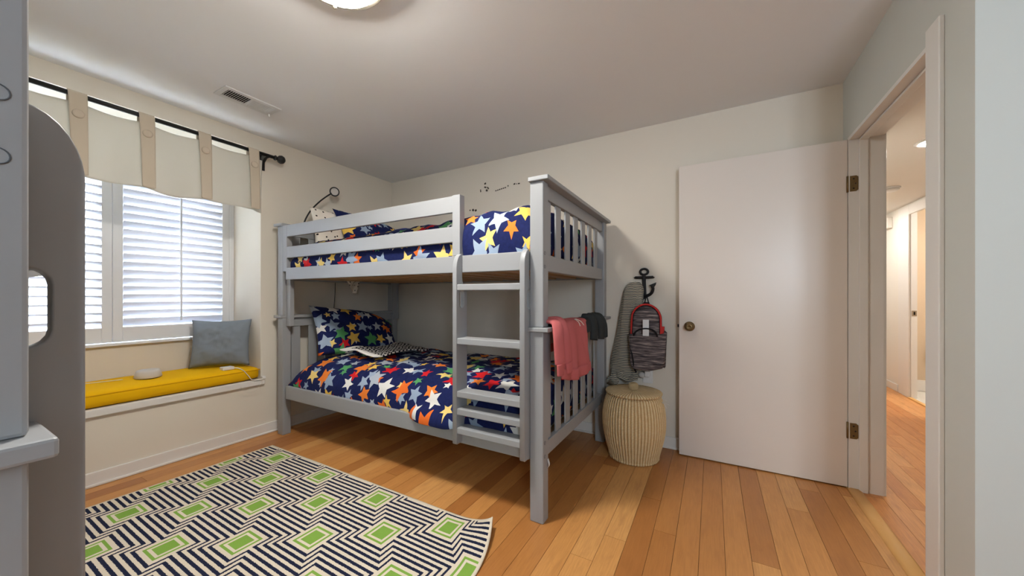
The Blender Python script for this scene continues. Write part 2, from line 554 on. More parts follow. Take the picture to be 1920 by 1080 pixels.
# window wall with deep alcove
YA0, YA1, ZS, ZT, XA = -2.765, -1.31, .42, 2.30, -.5
ww = boxes('wall_window', [
    (XW - .6, XW, YREAR - .1, YA0, -.02, ZC), (XW - .6, XW, YA1, YB, -.02, ZC),
    (XW - .6, XW, YA0, YA1, -.02, ZS), (XW - .6, XW, YA0, YA1, ZT, ZC),
    (XA - .15, XA, YA0, YA1, ZS, .795)], 'wall_paint')
struct(ww, 'cream window wall with a deep window-seat alcove', 'wall')
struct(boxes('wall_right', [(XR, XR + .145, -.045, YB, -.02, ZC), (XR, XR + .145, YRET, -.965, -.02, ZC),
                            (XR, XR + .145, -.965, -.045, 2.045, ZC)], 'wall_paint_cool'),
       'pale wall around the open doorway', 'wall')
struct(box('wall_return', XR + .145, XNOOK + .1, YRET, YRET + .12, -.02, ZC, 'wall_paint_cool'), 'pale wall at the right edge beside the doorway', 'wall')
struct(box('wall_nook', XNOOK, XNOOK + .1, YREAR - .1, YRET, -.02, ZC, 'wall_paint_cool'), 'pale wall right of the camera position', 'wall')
RWX0, RWX1, RWZ0, RWZ1 = 3.95, 4.52, 1.1, 2.05     # second window, behind the camera
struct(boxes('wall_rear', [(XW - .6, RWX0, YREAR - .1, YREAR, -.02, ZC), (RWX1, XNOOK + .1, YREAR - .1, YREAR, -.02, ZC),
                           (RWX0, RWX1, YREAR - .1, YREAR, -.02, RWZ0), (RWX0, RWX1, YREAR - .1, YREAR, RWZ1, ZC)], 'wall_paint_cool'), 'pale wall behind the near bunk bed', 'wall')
rw = empty('window_2', ((RWX0 + RWX1) / 2, YREAR, RWZ0)); struct(rw, 'plain white window in the wall behind the camera', 'window')
for q in ((RWX0, RWX0 + .05, RWZ0, RWZ1), (RWX1 - .05, RWX1, RWZ0, RWZ1), (RWX0 + .05, RWX1 - .05, RWZ0, RWZ0 + .05), (RWX0 + .05, RWX1 - .05, RWZ1 - .05, RWZ1), ((RWX0 + RWX1) / 2 - .025, (RWX0 + RWX1) / 2 + .025, RWZ0 + .05, RWZ1 - .05)):
    box('sash', q[0], q[1], YREAR - .08, YREAR - .03, q[2], q[3], 'trim_white', rw)
box('pane', RWX0 + .05, (RWX0 + RWX1) / 2 - .025, YREAR - .058, YREAR - .052, RWZ0 + .05, RWZ1 - .05, 'glass', rw)
box('pane', (RWX0 + RWX1) / 2 + .025, RWX1 - .05, YREAR - .058, YREAR - .052, RWZ0 + .05, RWZ1 - .05, 'glass', rw)

def baseboard(name, x0, x1, y0, y1, nx, ny, label):
    e = bmesh.new()
    # profile: tall board with quarter-round shoe
    if ny:
        add_box(e, x0, x1, y0, y0 + ny * .014, 0, .085, .004); add_box(e, x0, x1, y0, y0 + ny * .024, 0, .016, .005)
    else:
        add_box(e, x0, x0 + nx * .014, y0, y1, 0, .085, .004); add_box(e, x0, x0 + nx * .024, y0, y1, 0, .016, .005)
    struct(mesh_from_bm(name, e, 'trim_white'), label, 'baseboard')
baseboard('baseboard_window', XW, 0, YREAR, YB, 1, 0, 'cream baseboard under the window seat')
baseboard('baseboard_back', XW, XR, YB, YB, 0, -1, 'white baseboard behind the wicker hamper and bed')
baseboard('baseboard_return', XR, XNOOK, YRET, YRET, 0, -1, 'white baseboard at the right edge wall')

# door frame
fr = empty('trim_1', (XR, -.045, 0)); struct(fr, 'white door frame with stop around the open doorway', 'door frame')
JX = XR + .145
box('jamb', XR - .001, JX + .004, -.063, -.045, 0, 2.045, 'trim_white', fr)
box('jamb', XR - .001, JX + .004, -.965, -.947, 0, 2.045, 'trim_white', fr)
box('head_jamb', XR - .001, JX + .004, -.947, -.063, 2.027, 2.045, 'trim_white', fr)
box('door_stop', XR + .042, XR + .080, -.076, -.063, 0, 2.027, 'trim_white', fr, .003)
box('door_stop', XR + .042, XR + .080, -.947, -.934, 0, 2.027, 'trim_white', fr, .003)
box('head_stop', XR + .042, XR + .080, -.934, -.076, 2.013, 2.027, 'trim_white', fr, .003)
box('casing', XR - .015, XR, -1.045, -.955, 0, 2.083, 'trim_white', fr, .003)
box('hall_casing', JX, JX + .014, -.06, .03, 0, 2.12, 'trim_white', fr, .003)
box('hall_casing', JX, JX + .014, -1.04, -.955, 0, 2.12, 'trim_white', fr, .003)
th = plate('threshold', [[(-.028, 0), (.036, 0), (.036, .004), (.024, .012), (-.016, .012), (-.028, .003)]], .915,
           lambda a, b, c: (XR + .02 + a, -.505 + c, b), 'threshold_wood')
struct(th, 'pale wooden threshold strip across the doorway floor', 'threshold'); th.name = 'trim_2'

# open door
DX0, DX1, DY0, DY1 = 2.931, 3.824, -.052, -.016
door = empty('door_1', (DX1, DY0, 0)); struct(door, 'open white flat slab door resting near the wall', 'door')
box('door_slab', DX0, DX1, DY0, DY1, .008, 2.036, 'door_white', door, .0015)
for z in (.343, 1.773):
    hg = plate('hinge', [[(0, -.045), (.028, -.045), (.036, -.037), (.036, .037), (.028, .045), (0, .045)]], .003,
               lambda a, b, c, z=z: (XR + .004 + a, -.0645 + c, z + b), 'bronze', door)
    lathe('hinge_pin', [(.006, -.047), (.006, .047)], (XR - .004, -.058, z), 'bronze', hg, 12)
    for dz in (-.028, 0, .028):
        lathe('screw', [(.0045, -.001), (.004, .0015)], (XR + .020 + (.008 if dz == 0 else 0), -.066, z + dz), 'dark_bronze', hg, 10, axis=1)
kn = lathe('door_knob', [(.034, 0), (.034, .004), (.030, .010), (.014, .013), (.012, .030), (.020, .036), (.027, .046), (.027, .054), (.020, .062), (.009, .064), (.007, .061), (.001, .061)],
           (2.997, DY0, .912), 'bronze', door, 32, axis=1)
box('latch', DX0 - .012, DX0, -.041, -.027, .903, .923, 'dark_bronze', door, .002)

# ------------------------------------------------------------------ hallway beyond the doorway
HZ = 2.15; XH = 5.04; YH = 3.75
hf = box('floor', JX - .14, XH + .002, YRET + .12, YH, -.06, -.0145, 'subfloor'); struct(hf, 'orange hickory plank floor of the hallway', 'floor')
hme = plank_me.copy(); hme.materials.clear(); hme.materials.append(M['hickory'])
lay(hf, hme, XR + .05, XH, YRET + .12, YH, .083, [.7, 1.0, 1.3], random.Random(11))
struct(box('ceiling', JX, XH + 1.3, YRET + .1, YH + .1, HZ, HZ + .1, 'hall_wall'), 'low warm white hallway ceiling seen through the doorway', 'ceiling')
HDY0, HDY1 = 1.95, 2.76
struct(boxes('wall_hall', [(XH, XH + .045, YRET + .12, HDY0, -.02, HZ), (XH, XH + .045, HDY1, YH, -.02, HZ), (XH, XH + .045, HDY0, HDY1, 2.04, HZ)], 'hall_wall'),
       'warm cream hallway wall opposite the doorway', 'wall')
struct(box('wall_hall_end', JX - .12, XH + 1.3, YH, YH + .1, -.02, HZ, 'hall_wall'), 'cream wall at the far end of the hallway', 'wall')
struct(box('wall_hall_near', JX - .12, JX, YB + .12, YH, -.02, HZ, 'hall_wall'), 'cream hallway wall behind the open bedroom door', 'wall')
struct(box('wall_bath', XH + .045, XH + 1.3, 3.2, 3.3, -.02, HZ, 'bath_wall'), 'beige bathroom wall seen through two doorways', 'wall')
struct(box('wall_bath_side', XH + 1.2, XH + 1.3, 1.3, 3.2, -.02, HZ, 'bath_wall'), 'beige bathroom side wall', 'wall')
struct(box('wall_bath_near', XH + .045, XH + 1.3, 1.2, 1.3, -.02, HZ, 'bath_wall'), 'beige bathroom wall nearest the bedroom', 'wall')
struct(box('baseboard_bath', XH + .045, XH + 1.2, 3.186, 3.2, 0, .135, 'trim_white', None, .004), 'tall white baseboard in the bathroom', 'baseboard')
struct(box('baseboard_hall', XH - .014, XH, 3.05, YH, 0, .085, 'trim_white', None, .004), 'white baseboard in the hallway', 'baseboard')
bt = box('floor', XH + .002, XH + 1.2, 1.3, 3.2, -.06, -.004, 'subfloor'); struct(bt, 'white tile floor of the bathroom', 'floor')
tb = bmesh.new(); add_box(tb, 0, .297, 0, .297, -.004, .004, .002); tme = bpy.data.meshes.new('tile'); tb.to_mesh(tme); tb.free(); tme.materials.append(M['tile_white'])
for i in range(4):
    for j in range(6):
        o = bpy.data.objects.new('tile', tme); COL.objects.link(o); o.parent = bt; o.location = (XH + .004 + i * .3, 1.38 + j * .3, 0)
hd = empty('door_2', (XH, HDY1, 0)); struct(hd, 'white casing around the bathroom doorway in the hallway', 'door frame')
box('casing', XH - .018, XH, HDY1 - .01, HDY1 + .16, 0, 2.13, 'trim_white', hd, .003)
box('casing', XH - .012, XH, HDY1 + .16, HDY1 + .26, 0, 2.13, 'trim_white', hd, .003)
box('head_casing', XH - .018, XH, HDY0 - .14, HDY1 - .01, 2.025, 2.13, 'trim_white', hd, .003)
box('casing', XH - .018, XH, HDY0 - .14, HDY0 + .01, 0, 2.025, 'trim_white', hd, .003)
box('jamb', XH, XH + .048, HDY1 - .018, HDY1, 0, 2.04, 'trim_white', hd)
box('jamb', XH, XH + .048, HDY0, HDY0 + .018, 0, 2.04, 'trim_white', hd)
sp_ = box('strike_plate', XH + .006, XH + .044, HDY1 - .0205, HDY1 - .018, .905, .965, 'nickel', hd)
box('latch_hole', XH + .018, XH + .032, HDY1 - .0215, HDY1 - .0205, .918, .952, 'vent_dark', sp_)
box('door_threshold', XH - .03, XH + .01, HDY0 + .018, HDY1 - .018, 0, .012, 'threshold_wood', hd, .003)

hl = empty('hall_ceiling_light', (4.43, .60, HZ)); tag(hl, 'bright recessed round light in the hallway ceiling', 'ceiling light')
lathe('trim_ring', [(.105, 0), (.105, -.006), (.085, -.008), (.085, 0)], (4.43, .60, HZ), 'white_plastic', hl)
lathe('lens', [(.085, -.001), (.085, -.005), (.05, -.006), (.001, -.006)], (4.43, .60, HZ), 'hall_lamp', hl)
h2 = lathe('hall_ceiling_light', [(.085, 0), (.085, -.005), (.001, -.006)], (4.5, 2.9, HZ), 'hall_lamp'); 
tag(h2, 'second round ceiling light further down the hallway', 'ceiling light')
tag(lathe('bathroom_added_light', [(.11, 0), (.11, -.03), (.08, -.05), (.001, -.055)], (5.75, 2.3, HZ), 'hall_lamp'), 'round light added out of view to brighten the bathroom', 'ceiling light')  # unseen lamp, added to brighten the bathroom beyond the hall
sd = empty('smoke_detector', (4.60, 1.88, HZ)); tag(sd, 'white round smoke detector on the hallway ceiling', 'smoke detector')
lathe('base', [(.075, 0), (.075, -.012), (.068, -.014), (.068, 0)], (4.60, 1.88, HZ), 'white_plastic', sd)
lathe('cover', [(.064, -.012), (.062, -.028), (.045, -.036), (.001, -.037)], (4.60, 1.88, HZ), 'white_plastic', sd)
ch = empty('door_chime', (XH, 3.3, 2.02)); tag(ch, 'small beige door chime box high on the hallway wall', 'door chime')
box('cover', XH - .045, XH, 3.20, 3.44, 1.955, 2.085, 'hall_wall', ch, .006)
box('grille', XH - .048, XH - .044, 3.23, 3.41, 1.975, 2.00, 'trim_white', ch, .001)
hk = empty('bathroom_towel_knob', (5.37, 3.19, .53)); tag(hk, 'dark round knob low on the bathroom wall', 'knob')
lathe('plate', [(.03, 0), (.03, .006), (.001, .006)], (5.375, 3.186, .53), 'dark_bronze', hk, axis=1)
lathe('ball', [(.012, 0), (.012, .02), (.04, .03), (.055, .05), (.04, .07), (.001, .075)], (5.375, 3.182, .53), 'dark_bronze', hk, axis=1)

# ------------------------------------------------------------------ window: sash, glass, plantation shutters
win = empty('window_1', (XA, -2.03, .80)); struct(win, 'window with white louvered plantation shutters above the seat', 'window')
box('shutter_frame', XA - .05, XA + .012, YA0, YA0 + .035, .795, ZT, 'shutter_white', win, .003)
box('shutter_frame', XA - .05, XA + .012, YA1 - .035, YA1, .795, ZT, 'shutter_white', win, .003)
box('shutter_frame', XA - .05, XA + .012, YA0 + .035, YA1 - .035, ZT - .04, ZT, 'shutter_white', win, .003)
box('sill', XA - .05, XA + .03, YA0, YA1, .777, .797, 'shutter_white', win, .004)
box('sill_board', XA - .15, XA - .05, YA0, YA1, .78, .80, 'shutter_white', win)
YM = -2.031; ZL0, ZL1 = .905, 2.20; PITCH = .0575
lou_prof = [(-.036, 0), (-.02, .0045), (0, .006), (.02, .0045), (.036, 0), (.02, -.0045), (0, -.006), (-.02, -.0045)]
def panel(y0, y1, tilt, rod):
    p = empty('tmp')
    bpy.data.objects.remove(p)
    sw0, sw1 = .05, .05
    bm = bmesh.new()
    add_box(bm, XA - .018, XA + .012, y0, y0 + sw0, .80, ZT - .045, .003)
    add_box(bm, XA - .018, XA + .012, y1 - sw1, y1, .80, ZT - .045, .003)
    add_box(bm, XA - .0165, XA + .0105, y0 + sw0, y1 - sw1, .80, ZL0, .003)
    add_box(bm, XA - .0165, XA + .0105, y0 + sw0, y1 - sw1, ZL1, ZT - .045, .003)
    pn = mesh_from_bm('shutter_panel', bm, 'shutter_white', win)
    ya, yb = y0 + sw0 + .001, y1 - sw1 - .001
    b = bmesh.new(); A = []; B = []
    ct, st = math.cos(tilt), math.sin(tilt)
    for x, z in lou_prof:
        X, Z = x * ct - z * st, x * st + z * ct
        A.append(b.verts.new((X, ya, Z))); B.append(b.verts.new((X, yb, Z)))
    for k in range(8): b.faces.new((A[k], A[(k + 1) % 8], B[(k + 1) % 8], B[k]))
    b.faces.new(A); b.faces.new(B); bmesh.ops.recalc_face_normals(b, faces=b.faces[:])
    me = bpy.data.meshes.new('louver'); b.to_mesh(me); b.free(); me.materials.append(M['louver'])
    for q in me.polygons: q.use_smooth = len(q.vertices) == 4
    z = ZL0 + .03
    while z < ZL1 - .02:
        o = bpy.data.objects.new('louver', me); COL.objects.link(o); o.parent = pn
        o.location = (XA - .003, 0, z); z += PITCH
    if rod is not None:
        box('tilt_rod', XA + .024, XA + .034, rod - .006, rod + .006, ZL0 + .03, ZL1 - .03, 'shutter_white', pn, .002)
    return pn
panel(YM + .001, YA1 - .036, math.radians(60), -1.67)
panel(YA0 + .036, YM - .001, math.radians(30), None)
# outer sash with glass
sash = boxes('sash', [(XA - .13, XA - .09, YA0, YA1, .80, .85), (XA - .13, XA - .09, YA0, YA1, ZT - .05, ZT),
                      (XA - .13, XA - .09, YA0, YA0 + .05, .85, ZT - .05), (XA - .13, XA - .09, YA1 - .05, YA1, .85, ZT - .05),
                      (XA - .13, XA - .09, YM - .03, YM + .03, .85, ZT - .05)], 'shutter_white', win)
box('pane', XA - .113, XA - .107, YA0 + .05, YM - .03, .85, ZT - .05, 'glass', win)
box('pane', XA - .113, XA - .107, YM + .03, YA1 - .05, .85, ZT - .05, 'glass', win)
struct(box('ground', -30, XW - .65, -20, 20, -.6, -.5, 'yard'), 'brown yard ground outside the window', 'ground')

struct(box('exterior_wall', -6.2, -6.0, -14, 9, -.5, 2.3, 'siding'), 'grey neighbouring wall outside the window', 'wall')
# window seat board
sb = box('trim_3', XW - .01, XW + .025, YA0 - .06, -1.287, .410, .457, 'trim_white', None, .006)
struct(sb, 'painted nosing board along the front of the window seat', 'trim')
struct(box('trim_4', XA, XW - .01, YA0, YA1, ZS, .452, 'trim_white'), 'window seat board beneath the yellow cushion', 'trim')

# ------------------------------------------------------------------ ceiling fixtures
LX, LY = 1.89, -1.978
lamp = empty('ceiling_lamp', (LX, LY, ZC)); tag(lamp, 'flush round ceiling lamp with frosted glass dish and metal rim', 'ceiling lamp')
lathe('pan', [(.05, 0), (.165, 0), (.178, -.02), (.182, -.066), (.176, -.071), (.170, -.05), (.05, -.04)], (LX, LY, ZC), 'nickel', lamp, 56)
lathe('glass_dish', [(.166, -.048), (.165, -.06), (.150, -.082), (.115, -.104), (.06, -.118), (.001, -.121)], (LX, LY, ZC), 'lamp_glass', lamp, 56)
for k in range(3):
    q = math.radians(145.5 + 120 * k)
    lathe('clip', [(.003, .012), (.005, .010), (.005, -.006), (.009, -.008), (.009, -.014), (.002, -.017)], (LX + .181 * math.cos(q), LY + .181 * math.sin(q), ZC - .058), 'nickel', lamp, 12)

vx0, vx1, vy0, vy1 = .378, .542, -1.785, -1.460
vent = empty('ceiling_vent', ((vx0 + vx1) / 2, (vy0 + vy1) / 2, ZC)); tag(vent, 'white rectangular ceiling air vent with dark slats', 'vent')
boxes('frame', [(vx0, vx1, vy0, vy0 + .028, ZC - .008, ZC), (vx0, vx1, vy1 - .028, vy1, ZC - .008, ZC),
                (vx0, vx0 + .032, vy0 + .028, vy1 - .028, ZC - .008, ZC), (vx1 - .032, vx1, vy0 + .028, vy1 - .028, ZC - .008, ZC),
                (vx0 + .032, vx1 - .032, -1.629, -1.621, ZC - .008, ZC)], 'vent_white', vent, .002)
box('backing', vx0 + .03, vx1 - .03, vy0 + .026, vy1 - .026, ZC - .0015, ZC - .0005, 'vent_dark', vent)
n = 22
for k in range(n):
    y = vy0 + .034 + (vy1 - vy0 - .068) * k / (n - 1)
    if abs(y + 1.625) < .006: continue
    tl = -.0035 if y < -1.625 else .0035
    b = bmesh.new()
    pts = [(y - tl - .0012, ZC - .002), (y - tl + .0012, ZC - .002), (y + tl + .0012, ZC - .009), (y + tl - .0012, ZC - .009)]
    A = [b.verts.new((vx0 + .03, p[0], p[1])) for p in pts]; B = [b.verts.new((vx1 - .03, p[0], p[1])) for p in pts]
    for i in range(4): b.faces.new((A[i], A[(i + 1) % 4], B[(i + 1) % 4], B[i]))
    b.faces.new(A); b.faces.new(B)
    mesh_from_bm('slat', b, 'vent_white', vent)
box('lever', .402, .412, -1.478, -1.470, ZC - .026, ZC - .006, 'vent_white', vent, .002)

# ------------------------------------------------------------------ bunk beds
def make_bed(T, label, group):
    """T(x, y) maps the plan of the bed to the room"""
    o0 = T(1.2, -.62)
    bed = empty('bunk_bed', (o0[0], o0[1], 0)); tag(bed, label, 'bunk bed', group)
    def bx(name, x0, x1, y0, y1, z0, z1, bev=.003, par=None, mat='bed_grey'):
        a = T(x0, y0); b = T(x1, y1)
        return box(name, min(a[0], b[0]), max(a[0], b[0]), min(a[1], b[1]), max(a[1], b[1]), z0, z1, mat, par or bed, bev)
    L0, L1, R0, R1 = .045, .120, 2.341, 2.414
    F0, F1, B0, B1 = -1.230, -1.165, -.100, -.035
    for xa, xb in ((L0, L1), (R0, R1)):
        for ya, yb in ((F0, F1), (B0, B1)):
            bx('post', xa, xb, ya, yb, 0, .945, .005)
            bx('post', xa, xb, ya, yb, .967, 1.690, .005)
    cy = [-1.11 + .1463 * k for k in range(7)]
    for side, (xa, xb) in enumerate(((L0, L1), (R0, R1))):
        ca, cb = (xa - .032, xb + .004) if side == 0 else (xa - .004, xb + .032)
        for zt in (.967, 1.712):
            bx('cap', ca, cb, F0 - .016, B1 + .012, zt - .022, zt, .004)
        pa, pb = (xa + .03, xa + .055) if side == 0 else (xb - .046, xb - .016)
        for zb, zs, zt in ((.305, .378, .945), (1.250, 1.332, 1.690)):
            bx('end_rail', pa, pb, F1, B0, zt - .072, zt)
            bx('end_rail', pa, pb, F1, B0, zb, zs)
            for c in cy:
                bx('end_slat', (pa + pb) / 2 - .005, (pa + pb) / 2 + .005, c - .037, c + .037, zs, zt - .072, .002)
    # side rails
    RF = F0 + .0
    bx('side_rail', .164, 2.335, F0 - .002, F0 + .026, 1.254, 1.348)
    bx('side_rail', .164, 2.335, F0 - .002, F0 + .026, .302, .403)
    bx('side_rail', L1, R0, B1 - .028, B1, 1.254, 1.348)
    bx('side_rail', L1, R0, B1 - .028, B1, .302, .403)
    bx('guard_rail', .176, 1.852, F0, F0 + .024, 1.597, 1.690)
    bx('guard_rail', .176, 1.852, F0, F0 + .024, 1.428, 1.517)
    bx('guard_post', .121, .176, F0, F0 + .045, 1.320, 1.692)
    bx('guard_post', 1.850, 1.903, F0, F0 + .045, 1.349, 1.694)
    bx('connector_plate', .121, .176, F0 + .027, F0 + .06, .880, 1.300)
    bx('connector_plate', .121, .176, B1 - .06, B1 - .029, .880, 1.300)
    # ladder
    fy = F0 - .054
    prof = [(fy + .006, .312), (fy + .085, .312)] + [(fy + .097, .324)] + [(fy + .097, 1.17)] + \
           [(fy + .052 + .045 * (1 - math.sin(math.radians(a))), 1.17 + .06 * (1 - math.cos(math.radians(a))) ) for a in (20, 40, 60, 80, 90)] + \
           [(fy + .052, 1.352)] + arc(fy + .058, 1.292, .058, 98, 180, 8) + [(fy, .318)]
    prof[-10:-1] = [(fy + .052 - .052 * math.sin(math.radians(q)), 1.272 + .085 * math.cos(math.radians(q))) for q in (0, 12, 24, 36, 48, 60, 72, 82, 90)]
    sc = fy + .049
    slot = arc(sc, 1.135, .021, 0, 180, 8) + arc(sc, 1.078, .021, 180, 360, 8)
    for xc in (1.909, 2.326):
        plate('ladder_stringer', [prof, slot], .028, lambda a, b, c, xc=xc: (*T(xc + c, a), b), 'bed_grey', bed, .0025)
    for zt in (1.187, .894, .605, .509, .405):
        bx('ladder_rung', 1.922, 2.313, fy + .004, fy + .090, zt - .034, zt, .004)
    # slats and mattresses
    for lv in (1.262, .318):
        for k in range(13):
            x = .2 + k * .172
            bx('bed_slat', x, x + .085, F0 + .03, B1 - .03, lv, lv + .018, 0, None, 'slat_wood')
    bx('mattress', .135, 2.33, F0 + .10, B1 - .06, 1.282, 1.40, .03, None, 'mattress_white')
    bx('mattress', .165, 2.31, F0 + .10, B1 - .06, .338, .46, .03, None, 'mattress_white')
    # bolt caps on the outer post faces
    for z in (1.335, 1.268, .395, .328):
        c = T(R1, F0 + .021)
        lathe('bolt_cap', [(.0092, -.003), (.0092, .0010), (.0080, .0014), (.0079, -.004), (.001, -.004)], (c[0], c[1], z), 'bolt_ring', bed, 20, axis=0)
    return bed
bed1 = make_bed(lambda x, y: (x, y), 'grey wooden bunk bed with ladder and star bedding against the far wall', 'grey bunk beds')
bed2 = make_bed(lambda x, y: (x + .07, -3.974 - y), 'grey wooden bunk bed post and ladder at the left edge, closest to the camera', 'grey bunk beds')
# stray white paper tag on the near post of the far bed
surf('care_tag', lambda u, v: (2.4165 + .012 * math.sin(v * 4) * v, -1.185 + .016 * u + .008 * v, .305 - .055 * v), 4, 8, 'white_label', bed1, .0008)

# ------------------------------------------------------------------ bedding
def duvet(name, prof, x0, x1, hfun, spill, label, seed, group):
    # arc lengths for the print
    N, K = 150, 72
    pts = [lerp_prof(prof, j / K) for j in range(K + 1)]
    al = [0]
    for a, b in zip(pts, pts[1:]): al.append(al[-1] + math.hypot(a[0] - b[0], a[1] - b[1]))
    def fn(u, v):
        foot = max(0, (u - .92) / .08); u = min(1, u / .92)
        x = x0 + (x1 - x0) * u + .006 * math.sin(foot * PI)
        y, z = lerp_prof(prof, v)
        e = min(1, sstep(0, .09, u) * .6 + .4 * sstep(0, .03, u)) * (1 - .22 * sstep(.965, 1, u)) * (1 - .96 * foot)
        top = max(0, z - prof[-1][1])
        h = hfun(x, y)
        z2 = prof[-1][1] + top * (.25 * (1 - foot) + (.75 + .25 * foot) * e) + h * min(1, top / .1) * e
        front = sstep(.62, .85, v)
        w1 = nz(x * 7 + y * 5, y * 9 - x * 2, seed) * .013 + nz(x * 17 + y * 9, y * 14 - x * 9, seed + 5) * .007
        fold = abs(nz(x * 5.5 + y * 4, seed * 3.1, y * 1.5)) * .026 - .008
        z2 += (w1 + fold * (1 - front)) * min(1, top / .08) * e
        y2 = y - front * (1 - sstep(.93, 1, v)) * max(0, (nz(x * 9 + z * 6, z * 5, seed + 9) * .014))
        if spill:
            k = spill(x) * sstep(.80, .97, v)
            y2 -= .068 * k; z2 -= .012 * k * sstep(.9, 1, v); z2 += .02 * k * (1 - sstep(.9, .98, v))
        return (x, y2, z2)
    uvf = lambda u, v: (seed * 1.3 + (x1 - x0) * 1.06 * u + .02 * nz(u * 9, v * 6), al[min(K, round(v * K))])
    o = surf(name, fn, N, K, 'star_print', None, .012, uvf, -1)
    return tag(o, label, 'duvet', group)

d_up = duvet('star_duvet', [(-.075, 1.42), (-.09, 1.49), (-.20, 1.545), (-.45, 1.575), (-.75, 1.59), (-.95, 1.585), (-1.08, 1.565), (-1.145, 1.525), (-1.178, 1.46), (-1.188, 1.40), (-1.184, 1.345)],
             .140, 2.330, lambda x, y: -.012 + .02 * sstep(.3, 2.0, x) + .03 * sstep(1.7, 2.1, x), None,
             'navy star-print duvet on the top bunk behind the guard rails', 1.7, 'star-print bedding')
d_low = duvet('star_duvet', [(-.075, .47), (-.085, .53), (-.18, .585), (-.45, .605), (-.75, .61), (-.93, .60), (-1.06, .575), (-1.14, .53), (-1.178, .47), (-1.190, .42), (-1.188, .385)],
              .140, 2.330, lambda x, y: .012 * math.sin(x * 3) + .02 * sstep(.9, 1.6, x), lambda x: sstep(1.40, 1.66, x) * (1 - sstep(1.80, 1.97, x)),
              'navy star-print duvet on the bottom bunk, drooping over the side rail', 4.1, 'star-print bedding')

def pillow(name, c, ax_w, ax_h, wd, ht, th, mat, label, cat='pillow', group=None, seed=0, sag=0.0, parent=None, wr=.006):
    a = Vector(ax_w).normalized(); b = Vector(ax_h); b = (b - a * b.dot(a)).normalized(); nrm = a.cross(b)
    c = Vector(c); bm = bmesh.new(); N = 30
    uvs = {}; sides = []
    def pt(u, v, s):
        U, V = 2 * u - 1, 2 * v - 1
        prof = max(0, (1 - abs(U) ** 2.6) * (1 - abs(V) ** 2.6)) ** .5
        x = U * wd / 2 * (1 - .07 * (1 - V * V)); y = V * ht / 2 * (1 - .08 * (1 - U * U))
        y -= sag * max(0, V) * max(0, U) ** 2 * ht
        t = th / 2 * prof * s
        t += s * prof * (nz(U * 2.2 + seed, V * 2.8, s) * wr * 2 + nz(U * 6 + V * 4 + seed, V * 7 - U * 5, s) * wr)
        return c + a * x + b * y + nrm * t
    grid = {}
    for s in (1, -1):
        for j in range(N + 1):
            for i in range(N + 1):
                if s == -1 and (i in (0, N) or j in (0, N)): grid[s, i, j] = grid[1, i, j]; continue
                grid[s, i, j] = bm.verts.new(pt(i / N, j / N, s))
    uvl = bm.loops.layers.uv.new('UVMap')
    for s in (1, -1):
        for j in range(N):
            for i in range(N):
                ids = [(i, j), (i + 1, j), (i + 1, j + 1), (i, j + 1)]
                f = bm.faces.new([grid[s, p, q] for p, q in ids]) if s == 1 else bm.faces.new([grid[s, p, q] for p, q in reversed(ids)])
                for l, (p, q) in zip(f.loops, ids if s == 1 else reversed(ids)):
                    l[uvl].uv = (seed + p / N * wd, seed * 2 + q / N * ht)
    o = mesh_from_bm(name, bm, mat, parent, True)
    if label: tag(o, label, cat, group)
    return o

pillow('star_pillow', (.300, -.675, .805), (.10, 1, -.10), (-.50, 0, .85), .79, .47, .17, 'star_print',
       'navy star-print pillow leaning on the bottom bunk headboard', group='star-print bedding', seed=2.3, sag=.32)
pillow('star_pillow', (.350, -.520, 1.685), (.05, 1, -.06), (-.55, 0, .85), .72, .46, .15, 'star_print',
       'navy star-print pillow on the top bunk in front of the dotted pillow', group='star-print bedding', seed=6.1, sag=.2)
pillow('dotted_pillow', (.212, -.735, 1.690), (.06, 1, .02), (-.16, 0, .95), .60, .40, .11, 'dots',
       'white black-dotted pillow at the head of the top bunk', seed=1.1)
# corner of dotted sheet poking out below the top bunk
o = surf('dotted_cloth', lambda u, v: (.150 + .015 * math.sin(u * 5 + v * 3), -.685 + .165 * (u * (1 - v * .80) + .42 * v) , 1.275 - .125 * v), 10, 10, 'dots', None, .003, lambda u, v: (u * .2, v * .16))
tag(o, 'white dotted cloth corner hanging beneath the top bunk', 'cloth')
tag(tube('hanging_cord', [(.03, -.705, 1.62), (.028, -.708, 1.30), (.026, -.712, 1.12), (.022, -.725, .95), (-.02, -.73, .62)], .0028, 'black_cord', None, 8), 'thin dark cord hanging down the wall behind the bottom pillow', 'cord')
# small printed blanket on the lower duvet
def lov(u, v):
    x = .49 + .38 * v + .10 * u; y = -.985 + .50 * u + .02 * v
    z = .662 + .018 * nz(u * 3, v * 3, 2) + .012 * math.sin(u * 7 + v * 4) + .02 * (1 - v)
    return (x, y, z)
o = surf('small_blanket', lov, 28, 28, 'lovey', None, .010, lambda u, v: (u * .5, v * .4))
tag(o, 'small white blanket with black pattern crumpled in front of the bottom pillow', 'blanket')

